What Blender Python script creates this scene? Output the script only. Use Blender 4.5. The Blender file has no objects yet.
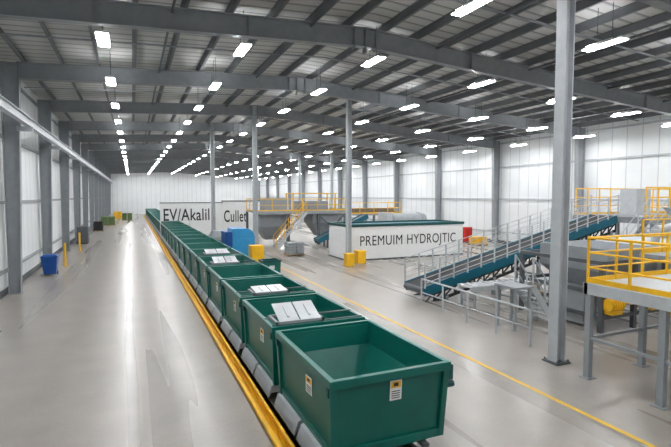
import bpy, bmesh, math
from mathutils import Vector, Matrix
S=bpy.context.scene
COL=bpy.context.collection
def srgb(r,g,b):
    def c(v):
        v/=255.0
        return v/12.92 if v<=0.04045 else ((v+0.055)/1.055)**2.4
    return (c(r),c(g),c(b),1.0)
# ---------------- materials ----------------
def mat(name,rgb,rough=0.5,metal=0.0,var=0.08,scale=3.0,bump=0.0,emit=None):
    m=bpy.data.materials.new(name); m.use_nodes=True
    nt=m.node_tree; n=nt.nodes; l=nt.links
    b=n["Principled BSDF"]
    c=srgb(*rgb)
    tc=n.new("ShaderNodeTexCoord"); nz=n.new("ShaderNodeTexNoise")
    nz.inputs["Scale"].default_value=scale; nz.inputs["Detail"].default_value=5
    l.new(tc.outputs["Object"],nz.inputs["Vector"])
    cr=n.new("ShaderNodeValToRGB")
    cr.color_ramp.elements[0].position=0.3; cr.color_ramp.elements[1].position=0.7
    cr.color_ramp.elements[0].color=(c[0]*(1-var),c[1]*(1-var),c[2]*(1-var),1)
    cr.color_ramp.elements[1].color=(min(1,c[0]*(1+var)),min(1,c[1]*(1+var)),min(1,c[2]*(1+var)),1)
    l.new(nz.outputs["Fac"],cr.inputs["Fac"]); l.new(cr.outputs["Color"],b.inputs["Base Color"])
    b.inputs["Roughness"].default_value=rough; b.inputs["Metallic"].default_value=metal
    if bump>0:
        bp=n.new("ShaderNodeBump"); bp.inputs["Strength"].default_value=bump; bp.inputs["Distance"].default_value=0.01
        l.new(nz.outputs["Fac"],bp.inputs["Height"]); l.new(bp.outputs["Normal"],b.inputs["Normal"])
    if emit:
        b.inputs["Emission Color"].default_value=(0.98,0.99,1,1); b.inputs["Emission Strength"].default_value=emit
    return m
M=dict(
 steel=mat("grey_painted_steel",(142,147,151),0.5),
 steel_d=mat("dark_grey_steel",(84,88,92),0.5),
 steel_l=mat("light_grey_steel",(178,183,187),0.45),
 silver=mat("bare_aluminium",(205,208,212),0.35,0.3),
 purlin=mat("purlin_steel",(102,105,108),0.6),
 beam=mat("beam_steel",(132,136,140),0.55),
 green=mat("teal_green_paint",(0,96,86),0.33,0,0.08,2.5),
 greend=mat("dark_teal_paint",(0,70,70),0.45),
 teal=mat("teal_belt_side",(0,90,110),0.45),
 yellow=mat("safety_yellow_paint",(234,180,20),0.45),
 yellowf=mat("yellow_floor_paint",(222,180,60),0.55),
 white=mat("white_painted_panel",(228,229,229),0.45,0,0.03),
 black=mat("black_letter_paint",(16,18,20),0.5),
 rubber=mat("black_rubber",(35,36,38),0.7),
 red=mat("red_paint",(190,30,28),0.4),
 blue=mat("blue_plastic",(20,74,145),0.35),
 blue_l=mat("light_blue_plastic",(48,145,200),0.35),
 brown=mat("rusty_brown_steel",(120,104,88),0.7,0,0.25),
 wood=mat("pallet_wood",(170,140,100),0.8,0,0.2),
 olive=mat("green_sacks",(95,115,70),0.8,0,0.25,6),
 wheel=mat("wheel_steel",(70,72,75),0.4,0.5),
 lamp=mat("lamp_diffuser",(255,255,250),0.5,0,0,1,0,emit=60.0),
 fill_glow=mat("added_deck_fill_glow",(255,255,250),0.5,0,0,1,0,emit=66.0),  # glow of the added upward fill that brightens the roof deck
 housing=mat("lamp_housing_white",(225,226,226),0.4),
)
def floor_mat():
    m=bpy.data.materials.new("polished_concrete"); m.use_nodes=True
    nt=m.node_tree;n=nt.nodes;l=nt.links;b=n["Principled BSDF"]
    tc=n.new("ShaderNodeTexCoord")
    def noise(sx,sy,scale,det=6):
        mp=n.new("ShaderNodeMapping"); mp.inputs["Scale"].default_value=(sx,sy,1)
        z=n.new("ShaderNodeTexNoise"); z.inputs["Scale"].default_value=scale; z.inputs["Detail"].default_value=det
        l.new(tc.outputs["Object"],mp.inputs[0]); l.new(mp.outputs[0],z.inputs["Vector"]); return z
    a=noise(1,0.03,0.8,2); c=noise(1,1,0.9); d=noise(1,1,14)
    r=n.new("ShaderNodeValToRGB"); e=r.color_ramp.elements
    e[0].position=0.3; e[0].color=srgb(130,124,118); e[1].position=0.72; e[1].color=srgb(164,158,151)
    mx=n.new("ShaderNodeMath"); mx.operation='ADD'
    m1=n.new("ShaderNodeMath"); m1.operation='MULTIPLY'; m1.inputs[1].default_value=0.4
    m2=n.new("ShaderNodeMath"); m2.operation='MULTIPLY'; m2.inputs[1].default_value=0.4
    m3=n.new("ShaderNodeMath"); m3.operation='MULTIPLY_ADD'; m3.inputs[1].default_value=0.2
    l.new(a.outputs["Fac"],m1.inputs[0]); l.new(c.outputs["Fac"],m2.inputs[0])
    l.new(m1.outputs[0],mx.inputs[0]); l.new(m2.outputs[0],mx.inputs[1])
    l.new(d.outputs["Fac"],m3.inputs[0]); l.new(mx.outputs[0],m3.inputs[2])
    l.new(m3.outputs[0],r.inputs["Fac"])
    bk=n.new("ShaderNodeTexBrick"); bk.offset=0; bk.inputs["Scale"].default_value=1.0
    bk.inputs["Brick Width"].default_value=9.0; bk.inputs["Row Height"].default_value=9.0; bk.inputs["Mortar Size"].default_value=0.01
    bk.inputs["Color1"].default_value=(1,1,1,1); bk.inputs["Color2"].default_value=(.99,.99,.99,1); bk.inputs["Mortar"].default_value=(.62,.6,.58,1)
    l.new(tc.outputs["Object"],bk.inputs["Vector"])
    mm=n.new("ShaderNodeMixRGB"); mm.blend_type='MULTIPLY'; mm.inputs[0].default_value=0.3
    l.new(r.outputs[0],mm.inputs[1]); l.new(bk.outputs["Color"],mm.inputs[2]); l.new(mm.outputs[0],b.inputs["Base Color"])
    rr=n.new("ShaderNodeMapRange"); rr.inputs["From Min"].default_value=0.3; rr.inputs["From Max"].default_value=0.7
    rr.inputs["To Min"].default_value=0.25; rr.inputs["To Max"].default_value=0.33
    l.new(a.outputs["Fac"],rr.inputs["Value"]); l.new(rr.outputs[0],b.inputs["Roughness"])
    b.inputs["Specular IOR Level"].default_value=0.7
    return m
def stripe_mat(name,c1,c2,axis,period,rough=0.5,width=0.12,bump=0.3):
    m=bpy.data.materials.new(name); m.use_nodes=True
    nt=m.node_tree;n=nt.nodes;l=nt.links;b=n["Principled BSDF"]
    tc=n.new("ShaderNodeTexCoord"); sp=n.new("ShaderNodeSeparateXYZ"); l.new(tc.outputs["Object"],sp.inputs[0])
    f=n.new("ShaderNodeMath"); f.operation='MULTIPLY'; f.inputs[1].default_value=1/period
    g=n.new("ShaderNodeMath"); g.operation='FRACT'
    l.new(sp.outputs[axis],f.inputs[0]); l.new(f.outputs[0],g.inputs[0])
    r=n.new("ShaderNodeValToRGB"); e=r.color_ramp.elements
    e[0].position=0; e[0].color=srgb(*c2); e[1].position=width; e[1].color=srgb(*c1)
    l.new(g.outputs[0],r.inputs[0])
    nz=n.new("ShaderNodeTexNoise"); nz.inputs["Scale"].default_value=0.5; l.new(tc.outputs["Object"],nz.inputs["Vector"])
    mr=n.new("ShaderNodeMapRange"); mr.inputs["To Min"].default_value=0.9; mr.inputs["To Max"].default_value=1.05; l.new(nz.outputs["Fac"],mr.inputs[0])
    mm=n.new("ShaderNodeMixRGB"); mm.blend_type='MULTIPLY'; mm.inputs[0].default_value=1
    l.new(r.outputs[0],mm.inputs[1]); l.new(mr.outputs[0],mm.inputs[2]); l.new(mm.outputs[0],b.inputs["Base Color"])
    b.inputs["Roughness"].default_value=rough
    bp=n.new("ShaderNodeBump"); bp.inputs["Strength"].default_value=bump; bp.inputs["Distance"].default_value=0.02
    l.new(r.outputs[0],bp.inputs["Height"]); l.new(bp.outputs[0],b.inputs["Normal"])
    return m
M['floor']=floor_mat()
M['deck']=stripe_mat("corrugated_roof_deck",(192,193,192),(106,108,109),1,0.62,0.6,0.3)
M['wall_y']=stripe_mat("white_wall_panels_side",(226,229,231),(160,166,172),1,1.1,0.5,0.07)
M['wall_x']=stripe_mat("white_wall_panels_end",(226,229,231),(160,166,172),0,1.1,0.5,0.07)

# ---------------- geometry helpers ----------------
def abox(bm,cx,cy,cz,sx,sy,sz,rot=None,mi=0):
    r=bmesh.ops.create_cube(bm,size=1.0)
    mt=Matrix.Translation((cx,cy,cz))@(rot.to_4x4() if rot else Matrix.Identity(4))@Matrix.Diagonal((sx,sy,sz,1))
    bmesh.ops.transform(bm,matrix=mt,verts=r['verts'])
    fs=set(f for v in r['verts'] for f in v.link_faces)
    for f in fs: f.material_index=mi
def b2(bm,x0,x1,y0,y1,z0,z1,mi=0):
    abox(bm,(x0+x1)/2,(y0+y1)/2,(z0+z1)/2,x1-x0,y1-y0,z1-z0,None,mi)
def obox(bm,p,q,w,h,mi=0,off=(0,0)):
    p=Vector(p);q=Vector(q);d=q-p;L=d.length;d.normalize()
    up=Vector((0,0,1)) if abs(d.z)<0.95 else Vector((0,1,0))
    s=d.cross(up).normalized(); u=s.cross(d).normalized()
    c=(p+q)/2+s*off[0]+u*off[1]
    R=Matrix((s,d,u)).transposed()
    abox(bm,c.x,c.y,c.z,w,L,h,R,mi)
def rod(bm,p,q,r,seg=8,mi=0):
    p=Vector(p);q=Vector(q);d=q-p
    R=Vector((0,0,1)).rotation_difference(d.normalized()).to_matrix().to_4x4()
    k=bmesh.ops.create_cone(bm,cap_ends=True,segments=seg,radius1=r,radius2=r,depth=d.length,matrix=Matrix.Translation((p+q)/2)@R)
    for f in set(f for v in k['verts'] for f in v.link_faces): f.material_index=mi
def rings(bm,rs,cap0=True,cap1=True,mi=0):
    prev=None;first=None
    for r in rs:
        vs=[bm.verts.new(p) for p in r]
        if prev:
            n=len(vs)
            for i in range(n):
                f=bm.faces.new((prev[i],prev[(i+1)%n],vs[(i+1)%n],vs[i])); f.material_index=mi
        else: first=vs
        prev=vs
    if cap0: bm.faces.new(first[::-1]).material_index=mi
    if cap1: bm.faces.new(prev).material_index=mi
def rect(hx,hy,z,cx=0,cy=0):
    return [(cx-hx,cy-hy,z),(cx+hx,cy-hy,z),(cx+hx,cy+hy,z),(cx-hx,cy+hy,z)]
def fin(bm,name,mats,parent=None,loc=(0,0,0),bevel=0.0,smooth=False):
    bmesh.ops.recalc_face_normals(bm,faces=bm.faces[:])
    me=bpy.data.meshes.new(name); bm.to_mesh(me); bm.free()
    if not isinstance(mats,(list,tuple)): mats=[mats]
    for m in mats: me.materials.append(M[m])
    o=bpy.data.objects.new(name,me); COL.objects.link(o); o.location=loc
    if parent: o.parent=parent
    if bevel>0:
        md=o.modifiers.new("bevel",'BEVEL'); md.width=bevel; md.segments=2; md.limit_method='ANGLE'
    if smooth:
        for p in me.polygons: p.use_smooth=True
    return o
def tag(o,label,cat,group=None,kind=None):
    o["label"]=label; o["category"]=cat
    if group:o["group"]=group
    if kind:o["kind"]=kind
    return o
def empty(name,loc,label,cat,group=None,rotz=0):
    o=bpy.data.objects.new(name,None); COL.objects.link(o); o.location=loc; o.rotation_euler=(0,0,rotz)
    o.empty_display_size=0.3
    return tag(o,label,cat,group)
def dup(root,loc,rotz=None):
    def cp(o,par):
        c=o.copy(); COL.objects.link(c)
        if par: c.parent=par
        for ch in list(o.children): cp(ch,c)
        return c
    r=cp(root,None); r.location=loc
    if rotz is not None: r.rotation_euler=(0,0,rotz)
    return r
def part(name,mats,parent,fn,bevel=0.0,smooth=False,loc=(0,0,0)):
    bm=bmesh.new(); fn(bm); return fin(bm,name,mats,parent,loc,bevel,smooth)
def structure(o,label,cat):
    return tag(o,label,cat,None,"structure")

# ---------------- room ----------------
XL,XR,Y0,Y1=-5.4,32.0,-9.0,126.0
RX=8.7
def roof(x):
    return 10.5+(11.2-10.5)*(x-XL)/(RX-XL) if x<RX else 11.2+(9.65-11.2)*(x-RX)/(XR-RX)
structure(part("floor",'floor',None,lambda bm:b2(bm,XL-.3,XR+.3,Y0-.3,Y1+.3,-.3,0)),"polished grey-beige concrete warehouse floor with saw joints","floor")
def cbuild(bm):
    pts=[(XL-.3,roof(XL)),(RX,roof(RX)),(XR+.3,roof(XR))]
    vs=[]
    for (x,z) in pts:
        for y in (Y0-.3,Y1+.3): 
            vs.append((bm.verts.new((x,y,z+.28)),bm.verts.new((x,y,z+.45))))
    def q(*v): bm.faces.new(v)
    for i in (0,2):
        a,b,c,d=vs[i],vs[i+1],vs[i+2],vs[i+3]
        q(a[0],b[0],d[0],c[0]); q(a[1],c[1],d[1],b[1]); q(a[0],c[0],c[1],a[1]); q(b[0],b[1],d[1],d[0])
    q(vs[0][0],vs[0][1],vs[1][1],vs[1][0]); q(vs[4][0],vs[5][0],vs[5][1],vs[4][1])
structure(part("ceiling",'deck',None,cbuild),"corrugated light grey metal roof deck with low gable","ceiling")
structure(part("wall_left",'wall_y',None,lambda bm:b2(bm,XL-.3,XL,Y0-.3,Y1+.3,0,roof(XL)+.3)),"white insulated metal panel wall beside the aisle","wall")
structure(part("wall_right",'wall_y',None,lambda bm:b2(bm,XR,XR+.3,Y0-.3,Y1+.3,0,roof(XR)+.3)),"white metal panel long side wall","wall")
structure(part("wall_back",'wall_x',None,lambda bm:b2(bm,XL,XR,Y1,Y1+.3,0,11.55)),"white metal panel end wall","wall")
structure(part("wall_front",'wall_x',None,lambda bm:b2(bm,XL,XR,Y0-.3,Y0,0,11.55)),"white metal panel end wall","wall")
def girts(bm,x,s,top):
    for z in (1.1,4.2,7.2,top): b2(bm,min(x,x+s*.12),max(x,x+s*.12),Y0,Y1,z-.07,z+.07)
structure(part("trim_1",'steel',None,lambda bm:girts(bm,XL,1,10.2)),"grey horizontal wall girts","trim")
structure(part("trim_2",'steel_l',None,lambda bm:girts(bm,XR,-1,9.4)),"light grey horizontal wall girts","trim")
structure(part("baseboard_left",'steel_d',None,lambda bm:b2(bm,XL,XL+.05,Y0,Y1,0,.3)),"dark grey wall base strip","baseboard")
structure(part("baseboard_right",'steel_d',None,lambda bm:b2(bm,XR-.05,XR,Y0,Y1,0,.3)),"dark grey wall base strip","baseboard")
# purlins
pxs=[];x=XL+1.0
while x<XR-.4: pxs.append(x); x+=1.55
for i,x in enumerate(pxs):
    def f(bm,x=x):
        z=roof(x)
        b2(bm,x-.02,x+.02,Y0,Y1,z+.01,z+.29); b2(bm,x-.02,x+.09,Y0,Y1,z,z+.025); b2(bm,x-.09,x+.02,Y0,Y1,z+.265,z+.29)
    tag(part("roof_purlin",'purlin',None,f),"grey steel purlin running lengthwise under the roof deck","purlin","roof purlins")
# frames
frames=[-1,9,17,25.4,34.4,43.4,52.4,61.4,70.4,79.4,88.4,97.4,106.4,115.4,124.4]
def ibeam(bm,p,q,d,w,ft=.03,wt=.025):
    obox(bm,p,q,w,ft,0,(0,-ft/2)); obox(bm,p,q,w,ft,0,(0,-d+ft/2)); obox(bm,p,q,wt,d,0,(0,-d/2))
for y in frames:
    def f(bm,y=y):
        ibeam(bm,(XL+.75,y,roof(XL+.75)),(RX,y,roof(RX)),.75,.3)
        ibeam(bm,(RX,y,roof(RX)),(XR-.55,y,roof(XR-.55)),.75,.3)
        b2(bm,RX-.5,RX-.46,y-.15,y+.15,roof(RX)-.85,roof(RX)-.03); b2(bm,RX+.46,RX+.5,y-.15,y+.15,roof(RX)-.85,roof(RX)-.05)
        b2(bm,RX-.02,RX+.02,y-.15,y+.15,roof(RX)-1.0,roof(RX)-.03)
        for xx in (-1,4,14,20,26):
            b2(bm,xx-.012,xx+.012,y-.14,y+.14,roof(xx)-.74,roof(xx)-.03)
    tag(part("roof_beam",'beam',None,f),"deep grey steel rafter beam spanning the hall","beam","roof rafter beams")
LY=[-1.05+6.15*k for k in range(21)]
for a,b in zip(frames[1:-1],frames[2:]):
    y=(a+b)/2
    for ly in LY:
        if abs(ly-y)<1.0: y=ly+(1.0 if y>=ly else -1.0)
    def f(bm,y=y):
        for p,q in (((XL+.1,y,roof(XL+.1)-.03),(RX,y,roof(RX)-.03)),((RX,y,roof(RX)-.03),(XR-.1,y,roof(XR-.1)-.03))):
            obox(bm,p,q,.1,.05)
    tag(part("purlin_bridging",'beam',None,f),"slim grey steel bridging bar crossing under the roof purlins","beam","purlin bridging bars")
def wallcol(name,x,y,s,top,label,group,mt):
    def f(bm):
        h=top
        a0,a1=0.0,.45;t=.72
        rings(bm,[[(0,-.012,0),(s*a1,-.012,0),(s*a1,.012,0),(0,.012,0)],[(0,-.012,h),(s*t,-.012,h),(s*t,.012,h),(0,.012,h)]])
        b2(bm,min(0,s*.03),max(0,s*.03),-.17,.17,0,h)
        rings(bm,[[(s*a1,-.17,0),(s*(a1+.03),-.17,0),(s*(a1+.03),.17,0),(s*a1,.17,0)],[(s*t,-.17,h),(s*(t+.03),-.17,h),(s*(t+.03),.17,h),(s*t,.17,h)]])
        b2(bm,min(-.0,s*.55),max(0,s*.55),-.22,.22,0,.04)
    o=part(name,mt,None,f,loc=(x,y,0)); tag(o,label,"column",group)
for y in frames:
    wallcol("wall_column",XL+.13,y,1,roof(XL+.7)-.02,"tapered grey steel portal column standing against the white wall","wall columns by the aisle",'steel')
    wallcol("wall_column",XR-.13,y,-1,roof(XR-.7)-.02,"tapered grey steel portal column standing against the side wall","wall columns on the long side",'steel')
# crane runway along the aisle wall
def f(bm):
    ibeam(bm,(-4.25,Y0,8.05),(-4.25,Y1,8.05),.4,.24)
    for y in frames: b2(bm,-4.72,-4.1,y-.1,y+.1,7.45,7.66)
tag(part("crane_runway_beam",'steel_l',None,f),"light grey crane runway beam bracketed to the aisle columns","beam")
# interior columns
def icol(x,y,w):
    o=empty("support_column",(x,y,0),"tall light grey steel H-section column standing on the open floor","column","freestanding columns")
    h=roof(x)-.02
    def f(bm):
        b2(bm,-w/2,-w/2+.03,-w/2,w/2,0,h); b2(bm,w/2-.03,w/2,-w/2,w/2,0,h); b2(bm,-w/2+.03,w/2-.03,-.015,.015,0,h)
    part("shaft",'steel_l',o,f)
    def g(bm):
        b2(bm,-w/2-.1,w/2+.1,-w/2-.1,w/2+.1,0,.035)
        for sx in(-1,1):
            for sy in (-1,1): rod(bm,(sx*(w/2+.05),sy*(w/2+.05),.03),(sx*(w/2+.05),sy*(w/2+.05),.1),.02)
    part("base_plate",'steel_d',o,g)
    part("conduit",'steel_l',o,lambda bm:rod(bm,(w/2+.05,.05,.3),(w/2+.05,.05,h),.03))
icol(10.46,8.96,.31)
for x,y in ((13.0,27.6),(8.45,34.4),(6.75,43.4),(22.4,52.4),(21.4,61.4),(9.5,61.4),(20,79.4)): icol(x,y,.3)
# pipes
for x in (1.4,6.4,12.2,17.5,23.0,27.6):
    z=roof(x)-.12
    tag(part("sprinkler_pipe",'steel_d',None,lambda bm:rod(bm,(x,Y0+.1,z),(x,Y1-.1,z),.05,8)),"grey sprinkler pipe hung under the roof purlins","pipe","sprinkler pipes")
# ---------------- high-bay lamps ----------------
for x in (-.75,3.85,9.3,15.0,20.1,25.1,29.6):
    zl=roof(x)-1.1
    proto=empty("high_bay_lamp",(x,-1.05,zl),"long white LED high-bay lamp hanging from the roof","lamp","high-bay ceiling lamps")
    def f(bm):
        rings(bm,[rect(.2,.76,.0),rect(.2,.76,.03),rect(.1,.68,.1)])
        b2(bm,-.05,.05,-.3,.3,.1,.15)
    part("housing",'housing',proto,f)
    part("diffuser",'lamp',proto,lambda bm:b2(bm,-.17,.17,-.72,.72,-.02,-.001))
    part("added_fill_strip",'fill_glow',proto,lambda bm:b2(bm,-.08,.08,.32,.66,.101,.115))  # added glowing strip, not a lamp part: throws fill light up at the deck
    def g(bm):
        for s in (-1,1): rod(bm,(0,s*.28,.14),(0,s*.28,1.33),.012,6)
    part("hanger",'steel_d',proto,g)
    for k in range(1,21): dup(proto,(x,-1.05+6.15*k,zl))
# ---------------- cart train ----------------
BX=3.8
bn=empty("hopper_cart",(BX,7.82,0),"teal green open steel hopper bin on rail carriage","cart","train of green hopper carts")
ZB=.36
def f(bm):
    rings(bm,[rect(1.0,1.33,ZB),rect(1.05,1.4,1.58),rect(1.05,1.4,1.62),rect(1.02,1.37,1.62),rect(1.0,1.3,1.2),rect(.65,.95,.6)])
part("bin_shell",['green'],bn,f)
def f(bm):
    for (z0,z1,o,i) in ((1.55,1.68,1.12,1.02),):
        rings(bm,[rect(o,1.49,z0),rect(o,1.49,z1),rect(i,1.49-(o-i),z1),rect(i,1.49-(o-i),z0),rect(o,1.49,z0)],False,False)
part("rim",'green',bn,f,bevel=.012)
def f(bm):
    for sx in (-1,1):
        for sy in (-1,1):
            obox(bm,(sx*1.0,sy*1.33,ZB),(sx*1.055,sy*1.405,1.56),.11,.11)
    for sy in (-1,1):
        obox(bm,(-.99,sy*1.345,ZB+.07),(.99,sy*1.345,ZB+.07),.08,.14)
    for sx in (-1,1):
        obox(bm,(sx*1.005,-1.3,ZB+.07),(sx*1.005,1.3,ZB+.07),.07,.14)
part("stiffener_frame",'green',bn,f,bevel=.008)
for sy in (-1,1):
    for sx in (-1,1):
        def f(bm):
            b2(bm,1.09,1.21,sy*1.38-.05,sy*1.38+.05,1.34,1.6) if sx>0 else b2(bm,-1.13,-1.07,sy*1.38-.04,sy*1.38+.04,1.4,1.56)
            if sx>0: rod(bm,(1.05,sy*1.38,1.25),(1.24,sy*1.38,1.25),.06,12)
        part("lifting_lug",'greend',bn,f,bevel=.006)
def sticker(bm,w,h):
    b2(bm,-w/2,w/2,-.004,0,-h/2,h/2,0)
    b2(bm,-w*.42,w*.42,-.006,-.004,h*.12,h*.44,1)
    b2(bm,-w*.2,w*.2,-.008,-.006,h*.2,h*.38,2)
    for k in range(4): b2(bm,-w*.36,w*.36,-.006,-.004,-h*.4+k*h*.11,-h*.36+k*h*.11,2)
s=part("warning_sticker",['white','yellow','black'],bn,lambda bm:sticker(bm,.22,.34)); s.location=(.08,-1.402,1.33); s.rotation_euler=(math.radians(3.5),0,0)
s=part("warning_sticker",['white','yellow','black'],bn,lambda bm:sticker(bm,.3,.3)); s.location=(-1.045,-.35,1.2); s.rotation_euler=(0,math.radians(-2.3),math.radians(-90))
def f(bm):
    b2(bm,-.72,-.6,-1.45,1.45,.26,.32); b2(bm,.6,.72,-1.45,1.45,.26,.32)
    for y in (-1.2,-.4,.4,1.2): b2(bm,-.85,.85,y-.06,y+.06,.32,ZB)
    b2(bm,-.08,.08,-1.58,1.58,.26,.32)
part("carriage_frame",'steel_d',bn,f)
for sy in (-1,1):
    def f(bm):
        y0=sy*.72-.66;y1=sy*.72+.66
        rings(bm,[[(-1.0,y,.40),(-1.1,y,.37),(-1.19,y,.12),(-1.16,y,.12),(-1.07,y,.33),(-1.0,y,.35)] for y in (y0,y1)])
        for yy in (y0+.02,y1-.06): b2(bm,-1.12,-.72,yy,yy+.04,.2,.34)
    part("side_skirt",'steel_l',bn,f)
for sx in (-1,1):
    for sy in (-1,1):
        part("wheel",'wheel',bn,lambda bm:(rod(bm,(sx*.61,sy*.95,.222),(sx*.71,sy*.95,.222),.12,20),rod(bm,(sx*.57,sy*.95,.222),(sx*.61,sy*.95,.222),.14,20)))
PIT=3.2
NB=33
for k in range(1,NB): dup(bn,(BX,7.82+PIT*k,0))
for sx in (-1,1):
    def f(bm):
        b2(bm,BX+sx*.66-.03,BX+sx*.66+.03,2,116,.03,.1); b2(bm,BX+sx*.66-.1,BX+sx*.66+.1,2,116,0,.03)
    tag(part("track_rail",'steel_d',None,f),"dark steel running rail under the hopper carts","rail","cart track rails")
g=empty("floor_guard_rail",(2.38,55,0),"low yellow double steel guard curb running beside the cart track","guard rail")
part("outer_channel",'yellow',g,lambda bm:(b2(bm,-.15,-.07,-53,60,0,.12),b2(bm,-.15,.12,-53,60,0,.03)))
part("inner_channel",'yellow',g,lambda bm:(b2(bm,.05,.13,-53,60,0,.26),b2(bm,.0,.13,-53,60,.22,.26)))
# hatches resting on bins
def hatch(k,x,y,w,tilt,label):
    o=empty("metal_hatch",(x,y,1.70),label,"hatch","silver hatches on the carts")
    def f(bm):
        b2(bm,-w/2-.06,w/2+.06,-.34,-.28,0,.06); b2(bm,-w/2-.06,w/2+.06,.3,.36,0,.06)
        b2(bm,-w/2-.06,-w/2,-.34,.36,0,.06); b2(bm,w/2,w/2+.06,-.34,.36,0,.06)
    part("frame",'steel',o,f)
    for s in (-1,1):
        def h(bm):
            R=Matrix.Rotation(math.radians(tilt),3,'X')
            abox(bm,s*w/4,0.0,.06+.33*math.sin(math.radians(tilt)),w/2-.03,.7,.025,R)
            abox(bm,s*w/4,-.05,.085+.33*math.sin(math.radians(tilt)),.05,.4,.03,R)
        part("leaf",'silver',o,h,bevel=.006)
    part("support_bar",'steel_d',o,lambda bm:(b2(bm,BX-1.08-x,BX+1.08-x,-.33,-.28,-.02,.0),b2(bm,BX-1.08-x,BX+1.08-x,.3,.35,-.02,.0)))
hatch(1,3.36,9.95,1.0,22,"silver double-leaf metal hatch tilted open on a green cart")
hatch(2,3.6,13.15,.95,5,"silver double-leaf metal hatch lying nearly flat on a green cart")
hatch(4,3.5,19.6,1.0,14,"silver double-leaf metal hatch lying nearly flat on a green cart")
hatch(5,3.7,22.9,1.1,10,"silver double-leaf metal hatch lying nearly flat on a green cart")
# floor line
tag(part("floor_marking_line",'yellowf',None,lambda bm:b2(bm,8.42,8.53,-3,60,0,.004)),"yellow painted safety line on the concrete floor","floor marking")

# ---------------- text ----------------
def text(body,name,size,loc,rot,parent,mt='black',sx=1.0,extr=.008,off=0.0,sp=1.05):
    c=bpy.data.curves.new(name,'FONT'); c.body=body; c.size=size; c.extrude=extr; c.space_character=sp; c.offset=off
    o=bpy.data.objects.new(name,c); COL.objects.link(o)
    bpy.context.view_layer.update()
    me=bpy.data.meshes.new_from_object(o.evaluated_get(bpy.context.evaluated_depsgraph_get()))
    COL.objects.unlink(o); bpy.data.objects.remove(o)
    me.materials.clear(); me.materials.append(M[mt])
    q=bpy.data.objects.new(name,me); COL.objects.link(q); q.location=loc; q.rotation_euler=rot; q.scale=(sx,1,1); q.parent=parent
    return q
H=math.pi/2
# white tank
tk=empty("water_treatment_tank",(18.35,30.4,0),"long white rectangular tank with dark teal rim and black lettering","tank")
def f(bm):
    rings(bm,[rect(4.85,1.7,0),rect(4.85,1.7,2.4),rect(4.75,1.6,2.4),rect(4.75,1.6,2.0)])
part("tank_shell",'white',tk,f)
part("rim",'greend',tk,lambda bm:rings(bm,[rect(4.92,1.77,2.36),rect(4.92,1.77,2.54),rect(4.7,1.55,2.54),rect(4.7,1.55,2.36),rect(4.92,1.77,2.36)],False,False))
part("plinth",'steel_d',tk,lambda bm:rings(bm,[rect(4.88,1.73,0),rect(4.88,1.73,.1)]))
text("PREMUIM","lettering",1.0,(-4.0,-1.705,1.03),(H,0,0),tk,sx=.80,sp=1.08)
text("HYDROJTIC","lettering",1.0,(-.2,-1.705,1.03),(H,0,0),tk,sx=.78,sp=1.08)
part("teal_cover",'teal',tk,lambda bm:b2(bm,-4.6,4.6,.3,1.5,2.0,2.42))
# portal sign housing
sg=empty("sign_housing",(8.0,50,0),"white and grey machine housing with large black lettering","sign")
part("white_panel",'white',sg,lambda bm:(b2(bm,-5.42,.8,0,.6,1.95,3.75),b2(bm,-2.6,.8,0,.6,0,1.95),b2(bm,-5.44,-5.40,0,.6,0,1.95)))
part("side_panel",'white',sg,lambda bm:b2(bm,.8,5.0,-.15,.8,0,3.9))
part("roof_cap",'steel_d',sg,lambda bm:(b2(bm,-5.45,.8,-.05,.65,3.75,3.83),b2(bm,.8,5.05,-.2,.85,3.9,4.0)))
text("EV/Akalil","lettering",1.75,(-5.2,-.01,1.98),(H,0,0),sg,sx=.70,off=.014)
text("Cullet","lettering",1.75,(.85,-.165,1.75),(H,0,0),sg,sx=.54,off=.014)

# ---------------- rails / stairs ----------------
def guard(parent,pts,h,mt,nbars=2,step=1.2,r=.028,toe=True,name="guard_rail"):
    def f(bm):
        for p,q in zip(pts[:-1],pts[1:]):
            p=Vector(p);q=Vector(q)
            for i in range(nbars):
                dz=Vector((0,0,h*(1-i/nbars)))
                rod(bm,p+dz,q+dz,r if i==0 else r*.75,6)
            if toe: obox(bm,p+Vector((0,0,.06)),q+Vector((0,0,.06)),.015,.12)
    g=part(name,mt,parent,f)
    done=set()
    for p,q in zip(pts[:-1],pts[1:]):
        p=Vector(p);q=Vector(q);n=max(1,round((q-p).length/step))
        for i in range(n+1):
            c=p.lerp(q,i/n); key=(round(c.x,2),round(c.y,2))
            if key in done: continue
            done.add(key)
            part("post",mt,g,lambda bm:b2(bm,c.x-.025,c.x+.025,c.y-.025,c.y+.025,c.z,c.z+h))
    return g
def stair(parent,p,q,w,mt,rail,n=None):
    p=Vector(p);q=Vector(q);d=q-p;hd=Vector((d.x,d.y,0));L=hd.length;hd.normalize();s=Vector((-hd.y,hd.x,0))
    n=n or max(3,int(abs(d.z)/.2))
    st=part("staircase",mt,parent,lambda bm:[obox(bm,p+s*w/2*k,q+s*w/2*k,.04,.22) for k in(-1,1)])
    for i in range(n):
        c=p.lerp(q,(i+.7)/n)
        part("tread",mt,st,lambda bm:abox(bm,c.x,c.y,c.z,(L/n*1.05 if abs(hd.x)>.5 else w),(w if abs(hd.x)>.5 else L/n*1.05),.04))
    for k in (-1,1): guard(st,[p+s*w/2*k,q+s*w/2*k],1.0,rail,2,1.0,.024,False,"handrail")
    return st
def legs(parent,pts,z,mt,w=.12,name="leg"):
    for x,y in pts:
        part(name,mt,parent,lambda bm:(b2(bm,x-w/2,x+w/2,y-w/2,y+w/2,0,z),b2(bm,x-w,x+w,y-w,y+w,0,.02)))

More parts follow.
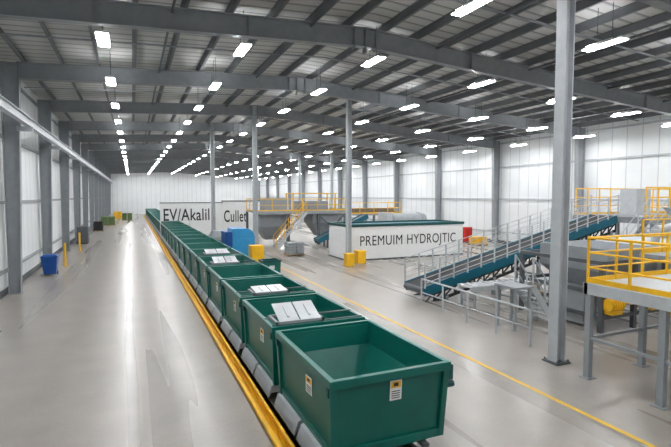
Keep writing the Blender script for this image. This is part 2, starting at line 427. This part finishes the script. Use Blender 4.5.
# ---------------- inclined conveyor ----------------
cv=empty("inclined_conveyor",(0,0,0),"long inclined belt conveyor with teal side frame and grey railings","conveyor")
A=Vector((11.2,0,.5));B=Vector((23.1,0,3.35));ya,yb=16.3,18.0
def P(t,y,dz=0): 
    v=A.lerp(B,t); return Vector((v.x,y,v.z+dz))
part("side_frame",'teal',cv,lambda bm:[obox(bm,P(0,y,-.05),P(1,y,-.05),.08,.42) for y in (ya,yb-.25)],bevel=.01)
part("lower_truss",'rubber',cv,lambda bm:([obox(bm,P(.02,y,-.66),P(1,y,-.66),.08,.12) for y in (ya+.05,yb-.25)]+[obox(bm,P(i/22,ya+.05,-.6),P((i+1)/22,ya+.05,-.25),.05,.05) for i in range(22)]+[obox(bm,P((i+1)/22,ya+.05,-.6),P((i+1)/22,ya+.05,-.25),.05,.05) for i in range(22)]+[obox(bm,P(.05,(ya+yb)/2-.1,-.4),P(1,(ya+yb)/2-.1,-.4),yb-ya-.5,.04)]))
part("belt",'rubber',cv,lambda bm:obox(bm,P(.0,(ya+yb)/2-.1,.1),P(1,(ya+yb)/2-.1,.1),yb-ya-.4,.04))
for t in (0,1): part("end_drum",'steel_d',cv,lambda bm:rod(bm,P(t,ya+.06,-.02),P(t,yb-.3,-.02),.14,16))
guard(cv,[P(0,ya-.06,0.1),P(1,ya-.06,0.1)],1.1,'steel_l',5,.75,.02,False)
guard(cv,[P(0,yb-.2,0.1),P(1,yb-.2,0.1)],1.1,'steel_l',5,.75,.02,False)
for t in (.1,.32,.55,.78,.97):
    v=P(t,0,-.6)
    def f(bm):
        for y in (ya+.05,yb-.25): b2(bm,v.x-.07,v.x+.07,y-.07,y+.07,0,max(v.z,.15))
        if v.z>.5:
            b2(bm,v.x-.05,v.x+.05,ya+.05,yb-.25,v.z*.5-.04,v.z*.5+.04)
    part("support_frame",'steel',cv,f)
# high landing at conveyor head
lp=empty("upper_landing",(0,0,0),"raised steel landing with yellow guard rails at the conveyor head","platform")
part("deck",'steel',lp,lambda bm:(b2(bm,23.4,30.5,15.0,19.2,3.3,3.42),b2(bm,23.4,30.5,15.0,15.12,3.1,3.3),b2(bm,23.4,23.52,15.0,19.2,3.1,3.3)))
legs(lp,[(23.6,15.2),(23.6,19),(27,15.2),(27,19),(30.3,15.2),(30.3,19)],3.1,'steel',.18)
guard(lp,[(23.5,15.1,3.42),(30.4,15.1,3.42),(30.4,19.1,3.42),(23.5,19.1,3.42)],1.5,'yellow',3,1.0,.04)
part("control_box",'steel_l',lp,lambda bm:b2(bm,26,27.2,17.2,18.2,3.42,4.9),bevel=.02)
stair(lp,(19.4,14.4,0),(23.4,14.4,3.4),.9,'steel','steel_l') 
# near platform
npf=empty("operator_platform",(0,0,0),"grey steel operator platform with bright yellow guard rails","platform")
part("deck",'steel_l',npf,lambda bm:(b2(bm,10.2,14.4,3.6,7.9,2.33,2.38)))
part("edge_beam",'steel_l',npf,lambda bm:(b2(bm,10.15,10.27,3.6,7.95,2.1,2.37),b2(bm,10.15,14.4,7.85,7.97,2.1,2.37),b2(bm,14.3,14.42,3.6,7.95,2.1,2.37),b2(bm,10.3,14.3,5.7,5.8,2.15,2.33)))
legs(npf,[(10.25,7.85),(10.25,6.1),(10.25,4.0),(12.3,7.85),(14.3,7.85),(14.3,4.0)],2.2,'steel',.14)
part("brace",'steel',npf,lambda bm:(obox(bm,(10.25,7.85,1.0),(10.25,6.1,1.0),.07,.07),obox(bm,(10.25,6.1,1.0),(10.25,4.0,1.0),.07,.07),obox(bm,(10.25,7.85,1.0),(14.3,7.85,1.0),.07,.07)))
guard(npf,[(10.22,3.7,2.38),(10.22,7.9,2.38),(14.3,7.9,2.38),(14.3,5.5,2.38)],1.1,'yellow',3,1.05,.032)
# grey fence on the floor
fn=empty("floor_fence",(0,0,0),"waist-high grey tubular fence around the conveyor foot","fence")
guard(fn,[(10.8,15.9,0),(10.8,10.2,0)],1.1,'steel_l',2,1.4,.035,False)
# small maintenance platform with stair
mp=empty("maintenance_stair",(0,0,0),"small grey maintenance platform with a steep staircase","stairs")
part("deck",'steel',mp,lambda bm:b2(bm,11.5,12.3,11.5,12.5,1.4,1.47))
legs(mp,[(11.6,11.6),(12.2,12.4),(11.6,12.4),(12.2,11.6)],1.4,'steel',.08)
stair(mp,(13.4,11.95,0),(12.3,11.95,1.44),.8,'steel_l','steel_l')
# sorting machine
sm=empty("sorting_machine",(15.6,12.1,0),"grey sorting machine with hopper, yellow motors and yellow frame","machine")
def f(bm):
    for x in (-1.6,0,1.6,3.2):
        for y in (-1.8,1.6): b2(bm,x-.07,x+.07,y-.07,y+.07,0,2.3)
    for z in (.5,1.3,2.3):
        for y in (-1.8,1.6): b2(bm,-1.6,3.2,y-.05,y+.05,z-.06,z+.06)
        for x in (-1.6,3.2): b2(bm,x-.05,x+.05,-1.8,1.6,z-.06,z+.06)
    obox(bm,(-1.6,-1.85,.5),(0,-1.85,1.3),.05,.06); obox(bm,(0,-1.85,1.3),(1.6,-1.85,.5),.05,.06)
part("frame",'steel_d',sm,f)
part("hopper",'steel',sm,lambda bm:rings(bm,[rect(.4,.4,.8,.2,-.2),rect(1.3,1.4,1.9,.2,-.2),rect(1.3,1.4,2.7,.2,-.2),rect(1.25,1.35,2.7,.2,-.2),rect(.4,.4,1.2,.2,-.2)]))
part("screen_box",'steel_l',sm,lambda bm:(obox(bm,(1.6,-.2,1.9),(3.2,-.2,2.5),2.6,.8),),bevel=.02)
for x,y,z in ((-1.3,-2.0,.95),(.6,-2.05,.95),(-1.3,-2.0,1.7)):
    def f(bm):
        rod(bm,(x-.3,y,z),(x+.3,y,z),.2,20); rod(bm,(x+.3,y,z),(x+.42,y,z),.14,16)
        for k in range(5): rod(bm,(x-.25+k*.11,y,z),(x-.22+k*.11,y,z),.225,20)
        b2(bm,x-.25,x+.25,y-.15,y+.3,z-.3,z-.18)
    part("motor",'yellow',sm,f)
part("chain_guard",'yellow',sm,lambda bm:b2(bm,-.6,-.2,-2.1,-1.85,.9,1.9),bevel=.03)
part("chain_guard",'yellow',sm,lambda bm:b2(bm,1.5,1.8,-2.1,-1.85,.3,1.5),bevel=.03)
part("discharge_chute",'steel',sm,lambda bm:rings(bm,[rect(.35,.5,.1,-1.2,-.6),rect(.35,.5,.6,-1.2,-.6),rect(.7,.8,1.25,-.9,-.4)]),bevel=.01)
part("pipe",'steel_l',sm,lambda bm:(rod(bm,(1.5,-1.5,2.3),(1.5,-1.5,3.3),.14,16),rod(bm,(1.5,-1.5,3.3),(3.4,-1.0,3.3),.14,16)))
# low transfer conveyor under the incline
tv=empty("transfer_conveyor",(14.2,14.7,0),"low grey roller conveyor beneath the inclined conveyor","conveyor")
part("side_frame",'steel_l',tv,lambda bm:[b2(bm,-2.2,4.5,s*.4-.03,s*.4+.03,.75,.95) for s in (-1,1)],bevel=.008)
for k in range(22): part("roller",'silver',tv,lambda bm:rod(bm,(-2.05+k*.3,-.36,.9),(-2.05+k*.3,.36,.9),.05,12))
for x in (-2,0,2,4.3):
    part("leg",'steel',tv,lambda bm:(b2(bm,x-.04,x+.04,-.44,-.36,0,.75),b2(bm,x-.04,x+.04,.36,.44,0,.75),b2(bm,x-.03,x+.03,-.36,.36,.3,.36)))
part("drive_motor",'yellow',tv,lambda bm:(rod(bm,(1,-.75,.5),(1,-.45,.5),.14,16),b2(bm,.85,1.15,-.5,-.43,.35,.8)),bevel=.01)
# baler
bl=empty("baling_press",(22.4,11.8,0),"bulky grey baling press with round ducts and yellow trim","machine")
part("press_body",'steel',bl,lambda bm:(b2(bm,-1.4,1.4,-1.0,1.0,.15,1.7),b2(bm,-.8,.8,-.8,.8,1.7,3.3)),bevel=.03)
part("feed_hopper",'steel_l',bl,lambda bm:rings(bm,[rect(.7,.7,3.3),rect(1.2,1.1,4.0),rect(1.15,1.05,4.0),rect(.65,.65,3.35)]))
part("skid",'steel_d',bl,lambda bm:(b2(bm,-1.6,1.6,-.9,-.7,0,.15),b2(bm,-1.6,1.6,.7,.9,0,.15)))
part("trim_band",'yellow',bl,lambda bm:b2(bm,-1.43,1.43,-1.03,1.03,1.5,1.6))
part("hydraulic_cylinder",'silver',bl,lambda bm:(rod(bm,(-2.1,0,.9),(-1.4,0,.9),.28,20),rod(bm,(-2.2,0,.9),(-2.1,0,.9),.34,20),b2(bm,-2.0,-1.8,-.3,.3,0,.7)))
part("duct",'steel_l',bl,lambda bm:(rod(bm,(1.0,.4,1.7),(1.0,.4,4.4),.2,16),rod(bm,(1.0,.4,4.4),(3.5,.4,4.4),.2,16)))
# second raised walkway with yellow rail behind machine
wk=empty("raised_walkway",(0,0,0),"grey raised walkway with yellow guard rails above the machinery","walkway")
part("deck",'steel',wk,lambda bm:b2(bm,15.2,21.5,8.6,9.9,2.5,2.62))
legs(wk,[(15.3,8.7),(15.3,9.8),(18.3,8.7),(21.4,8.7),(21.4,9.8)],2.5,'steel',.12)
guard(wk,[(15.25,9.85,2.62),(21.4,9.85,2.62)],1.1,'yellow',2,1.1,.03)
guard(wk,[(15.25,8.65,2.62),(21.4,8.65,2.62)],1.1,'yellow',2,1.1,.03)

# ---------------- mid hall platform ----------------
pf=empty("processing_platform",(0,0,0),"elevated grey processing platform with yellow guard rails and hoppers","platform")
part("deck",'steel',pf,lambda bm:(b2(bm,9.9,18.6,40,44,3.0,3.12),b2(bm,9.9,18.6,39.9,40,2.85,3.15)))
legs(pf,[(10,40.1),(12.9,40.1),(15.8,40.1),(18.5,40.1),(10,43.9),(14,43.9),(18.5,43.9)],3.0,'steel_d',.2)
guard(pf,[(9.95,43.9,3.12),(9.95,40.05,3.12),(18.5,40.05,3.12),(18.5,43.9,3.12)],1.1,'yellow',2,1.5,.035)
stair(pf,(11.4,39.3,0),(14.2,39.3,3.05),1.0,'steel_l','yellow')
part("hopper",'steel',pf,lambda bm:rings(bm,[rect(.5,.5,.7,16.6,41.5),rect(1.3,1.2,2.0,16.6,41.5),rect(1.3,1.2,2.9,16.6,41.5)]))
part("hopper",'steel',pf,lambda bm:rings(bm,[rect(.5,.5,.5,11.6,41.8),rect(1.2,1.2,1.7,11.6,41.8),rect(1.2,1.2,2.9,11.6,41.8)]))
part("cross_brace",'steel_d',pf,lambda bm:(obox(bm,(15.8,40.1,.3),(18.5,40.1,2.8),.08,.1),obox(bm,(18.5,40.1,.3),(15.8,40.1,2.8),.08,.1)))
part("machine_cabinet",'steel',pf,lambda bm:b2(bm,11,13.2,41.4,43,3.12,4.3),bevel=.03)
part("machine_cabinet",'steel',pf,lambda bm:b2(bm,14.4,17.4,41.6,43.2,3.12,4.0),bevel=.03)
part("canopy",'yellow',pf,lambda bm:(b2(bm,13.6,18.2,41.2,43.6,4.7,4.77),b2(bm,13.7,13.8,41.3,41.4,3.12,4.7),b2(bm,18,18.1,41.3,41.4,3.12,4.7),b2(bm,13.7,13.8,43.4,43.5,3.12,4.7),b2(bm,18,18.1,43.4,43.5,3.12,4.7)))
p2=empty("transfer_platform",(0,0,0),"elevated grey transfer platform with yellow guard rails","platform")
part("deck",'steel',p2,lambda bm:(b2(bm,19.4,26,42,45,2.5,2.7)))
legs(p2,[(19.5,42.1),(22.7,42.1),(25.9,42.1),(19.5,44.9),(25.9,44.9)],2.5,'steel_d',.2)
guard(p2,[(19.45,42.05,2.7),(25.9,42.05,2.7),(25.9,44.9,2.7)],1.1,'yellow',2,1.6,.035)
part("conveyor_bed",'brown',p2,lambda bm:b2(bm,19.6,25.6,43,44.3,2.7,3.2),bevel=.02)
c2=empty("feed_conveyor",(0,0,0),"dark grey inclined feed conveyor beside the processing platform","conveyor")
part("bed",'steel_d',c2,lambda bm:(obox(bm,(14.6,37.6,.5),(19.4,37.6,2.6),.9,.3),obox(bm,(14.6,37.6,.72),(19.4,37.6,2.82),.7,.05)))
part("side_frame",'teal',c2,lambda bm:[obox(bm,(14.6,y,.6),(19.4,y,2.7),.06,.4) for y in (37.1,38.1)])
legs(c2,[(15.5,37.2),(15.5,38.0)],.85,'steel_d',.12); legs(c2,[(18.6,37.2),(18.6,38.0)],2.15,'steel_d',.12)
# drum screen behind the tank
ds=empty("drum_screen",(23.0,36.6,0),"grey rotary drum screen on a steel stand behind the tank","machine")
part("drum",'steel',ds,lambda bm:(rod(bm,(-1.9,0,2.15),(1.9,0,2.15),.75,28),rod(bm,(-1.6,0,2.15),(-1.4,0,2.15),.82,28),rod(bm,(1.4,0,2.15),(1.6,0,2.15),.82,28)))
part("end_cover",'steel_l',ds,lambda bm:b2(bm,-2.4,-1.9,-.85,.85,1.3,3.0),bevel=.03)
part("stand",'steel_d',ds,lambda bm:(b2(bm,-2.2,2.0,-.8,-.68,1.2,1.35),b2(bm,-2.2,2.0,.68,.8,1.2,1.35),[b2(bm,x-.07,x+.07,y-.07,y+.07,0,1.2) for x in (-2.1,0,1.9) for y in (-.74,.74)]))

# ---------------- loose things ----------------
bt=empty("storage_hood",(6.35,31.2,0),"light blue rounded plastic hood over a blue machine base","machine cover")
def f(bm):
    pr=[(-.4,.0),(1.05,.0),(1.05,1.8)]+[(1.05-.55+.55*math.cos(a),1.8+.55*math.sin(a)) for a in [i*math.pi/2/8 for i in range(1,9)]]+[(-.4,2.35)]
    rings(bm,[[(x,-.9,z) for x,z in pr],[(x,.9,z) for x,z in pr]])
part("hood",'blue_l',bt,f,bevel=.02)
part("door",'blue_l',bt,lambda bm:b2(bm,-.2,.85,-.93,-.9,.2,1.7),bevel=.01)
part("side_tank",'blue',bt,lambda bm:b2(bm,-.85,-.4,-.85,.85,0,2.15),bevel=.06)
part("base",'steel_d',bt,lambda bm:b2(bm,-.9,1.1,-.95,.95,0,.12))
yb2=empty("yellow_cabinet",(7.1,28.7,0),"yellow steel cabinet standing behind the carts","cabinet")
part("body",'yellow',yb2,lambda bm:b2(bm,-.4,.4,-.4,.4,.05,1.4),bevel=.03)
part("base",'steel_d',yb2,lambda bm:b2(bm,-.42,.42,-.42,.42,0,.06))
part("door",'yellow',yb2,lambda bm:(b2(bm,-.33,.33,-.43,-.4,.15,1.3),b2(bm,.22,.26,-.46,-.43,.5,.75)),bevel=.008)
gc=empty("green_crate",(7.0,25.2,0),"dark green open crate with label beside the cart row","crate")
part("shell",'green',gc,lambda bm:rings(bm,[rect(.48,.38,0),rect(.52,.42,.9),rect(.48,.38,.9),rect(.45,.35,.1)]),bevel=.01)
part("rim",'greend',gc,lambda bm:rings(bm,[rect(.55,.45,.86),rect(.55,.45,.94),rect(.47,.37,.94),rect(.47,.37,.86),rect(.55,.45,.86)],False,False))
part("label_plate",'white',gc,lambda bm:b2(bm,-.15,.15,-.43,-.41,.45,.65))
gb=empty("grey_equipment_box",(6.3,37.5,0),"grey metal equipment box with sloping lid by the cart row","cabinet")
part("body",'steel',gb,lambda bm:rings(bm,[rect(.75,.7,0),rect(.75,.7,1.3),rect(.55,.5,1.75)]),bevel=.02)
part("vent",'steel_d',gb,lambda bm:[b2(bm,-.5,.5,-.72,-.7,.3+k*.14,.36+k*.14) for k in range(6)])
# wheeled blue bin
wb=empty("wheelie_bin",(-4.35,30.6,0),"blue plastic wheelie bin standing against the white wall","waste bin")
part("body",'blue',wb,lambda bm:rings(bm,[rect(.3,.3,.08),rect(.4,.42,1.05),rect(.37,.39,1.05),rect(.28,.28,.15)]),bevel=.015)
def f(bm):
    rings(bm,[rect(.43,.45,1.05),rect(.43,.45,1.1),rect(.3,.32,1.18)]); rod(bm,(-.3,.48,1.06),(.3,.48,1.06),.025)
part("lid",'blue',wb,f,bevel=.01)
for s in (-1,1): part("wheel",'rubber',wb,lambda bm:rod(bm,(s*.28,.3,.1),(s*.34,.3,.1),.1,16))
for (x,y) in ((-4.0,34.0),(-4.0,43.0)):
    bo=empty("safety_bollard",(x,y,0),"slim yellow steel bollard protecting a wall column","bollard","yellow bollards")
    part("post",'yellow',bo,lambda bm:rod(bm,(0,0,0),(0,0,1.5),.07,16)); part("base_plate",'yellow',bo,lambda bm:b2(bm,-.14,.14,-.14,.14,0,.02))
ec=empty("electrical_cabinet",(-4.3,50,0),"dark grey electrical cabinet against the aisle wall","cabinet")
part("body",'steel_d',ec,lambda bm:b2(bm,-.5,.4,-.8,.8,.08,1.6),bevel=.02)
part("plinth",'rubber',ec,lambda bm:b2(bm,-.48,.38,-.78,.78,0,.08))
part("door",'steel_d',ec,lambda bm:(b2(bm,.4,.43,-.75,-.02,.15,1.5),b2(bm,.4,.43,.02,.75,.15,1.5),b2(bm,.43,.46,-.08,-.05,.7,.9)))
rc=empty("fire_hose_cabinet",(29.6,36,0),"red fire hose cabinet standing near the side wall","cabinet")
part("body",'red',rc,lambda bm:b2(bm,-.4,.4,-.3,.3,.1,1.5),bevel=.02)
part("door",'red',rc,lambda bm:(b2(bm,-.34,.34,-.33,-.3,.2,1.4),b2(bm,.2,.25,-.36,-.33,.7,.95)),bevel=.008)
part("foot",'steel_d',rc,lambda bm:b2(bm,-.38,.38,-.28,.28,0,.1))
def pallet(x,y,mt,lab,h=1.2,w=1.2):
    o=empty("loaded_pallet",(x,y,0),lab,"pallet")
    def f(bm):
        for k in (-1,0,1): b2(bm,k*.5*w-.05,k*.5*w+.05,-.6,.6,0,.1)
        for k in range(6): b2(bm,-.55*w-.03,.55*w+.03,-.6+k*.22,-.5+k*.22,.1,.13)
    part("pallet_base",'wood',o,f)
    def g(bm):
        n=4
        for k in range(n):
            z0=.13+k*(h-.13)/n;z1=z0+(h-.13)/n-.01;j=.03*(k%2)
            for a in (-1,1):
                for b in (-1,1): abox(bm,a*.27*w+j,b*.28,(z0+z1)/2,.5*w,.52,z1-z0)
    part("load",mt,o,g,bevel=.04)
pallet(-3.4,78,'olive',"wooden pallet stacked with green sacks near the aisle wall",1.4,1.8)
pallet(-.9,92,'olive',"wooden pallet stacked with green sacks near the end wall",1.4,1.6)
pallet(-2.6,99,'yellow',"wooden pallet stacked with yellow boxes near the end wall",1.5,1.4)
pallet(-4.0,66,'rubber',"wooden pallet with black wrapped load by the aisle wall",1.3,1.0)
pallet(28.8,33.5,'yellow',"wooden pallet with yellow crates beside the long side wall",.8)
pallet(11.2,33.5,'steel',"wooden pallet with grey boxes near the white tank",1.0)
for (x,y,h,w) in ((12.7,26.9,.75,.5),(13.9,27.7,.8,.6)):
    o=empty("yellow_box",(x,y,0),"yellow painted steel box beside the freestanding column","box","yellow floor boxes")
    part("body",'yellow',o,lambda bm:b2(bm,-w/2,w/2,-.3,.3,0,h),bevel=.03)
    part("lid",'yellow',o,lambda bm:(b2(bm,-w/2-.03,w/2+.03,-.33,.33,h,h+.06),b2(bm,-.08,.08,-.35,-.33,h-.1,h+.02)),bevel=.01)

# ---------------- world, camera ----------------
w=bpy.data.worlds.new("world"); S.world=w; w.use_nodes=True
w.node_tree.nodes["Background"].inputs[0].default_value=(.8,.85,.9,1); w.node_tree.nodes["Background"].inputs[1].default_value=0.6
cam=bpy.data.cameras.new("camera"); co=bpy.data.objects.new("camera",cam); COL.objects.link(co)
cam.sensor_width=36; cam.lens=24.95; cam.clip_end=400
co.location=(0,0,4.5); co.rotation_euler=(math.radians(90-3.4),0,math.radians(-23.6))
S.camera=co
S.view_settings.view_transform='Standard'; S.view_settings.exposure=0.66
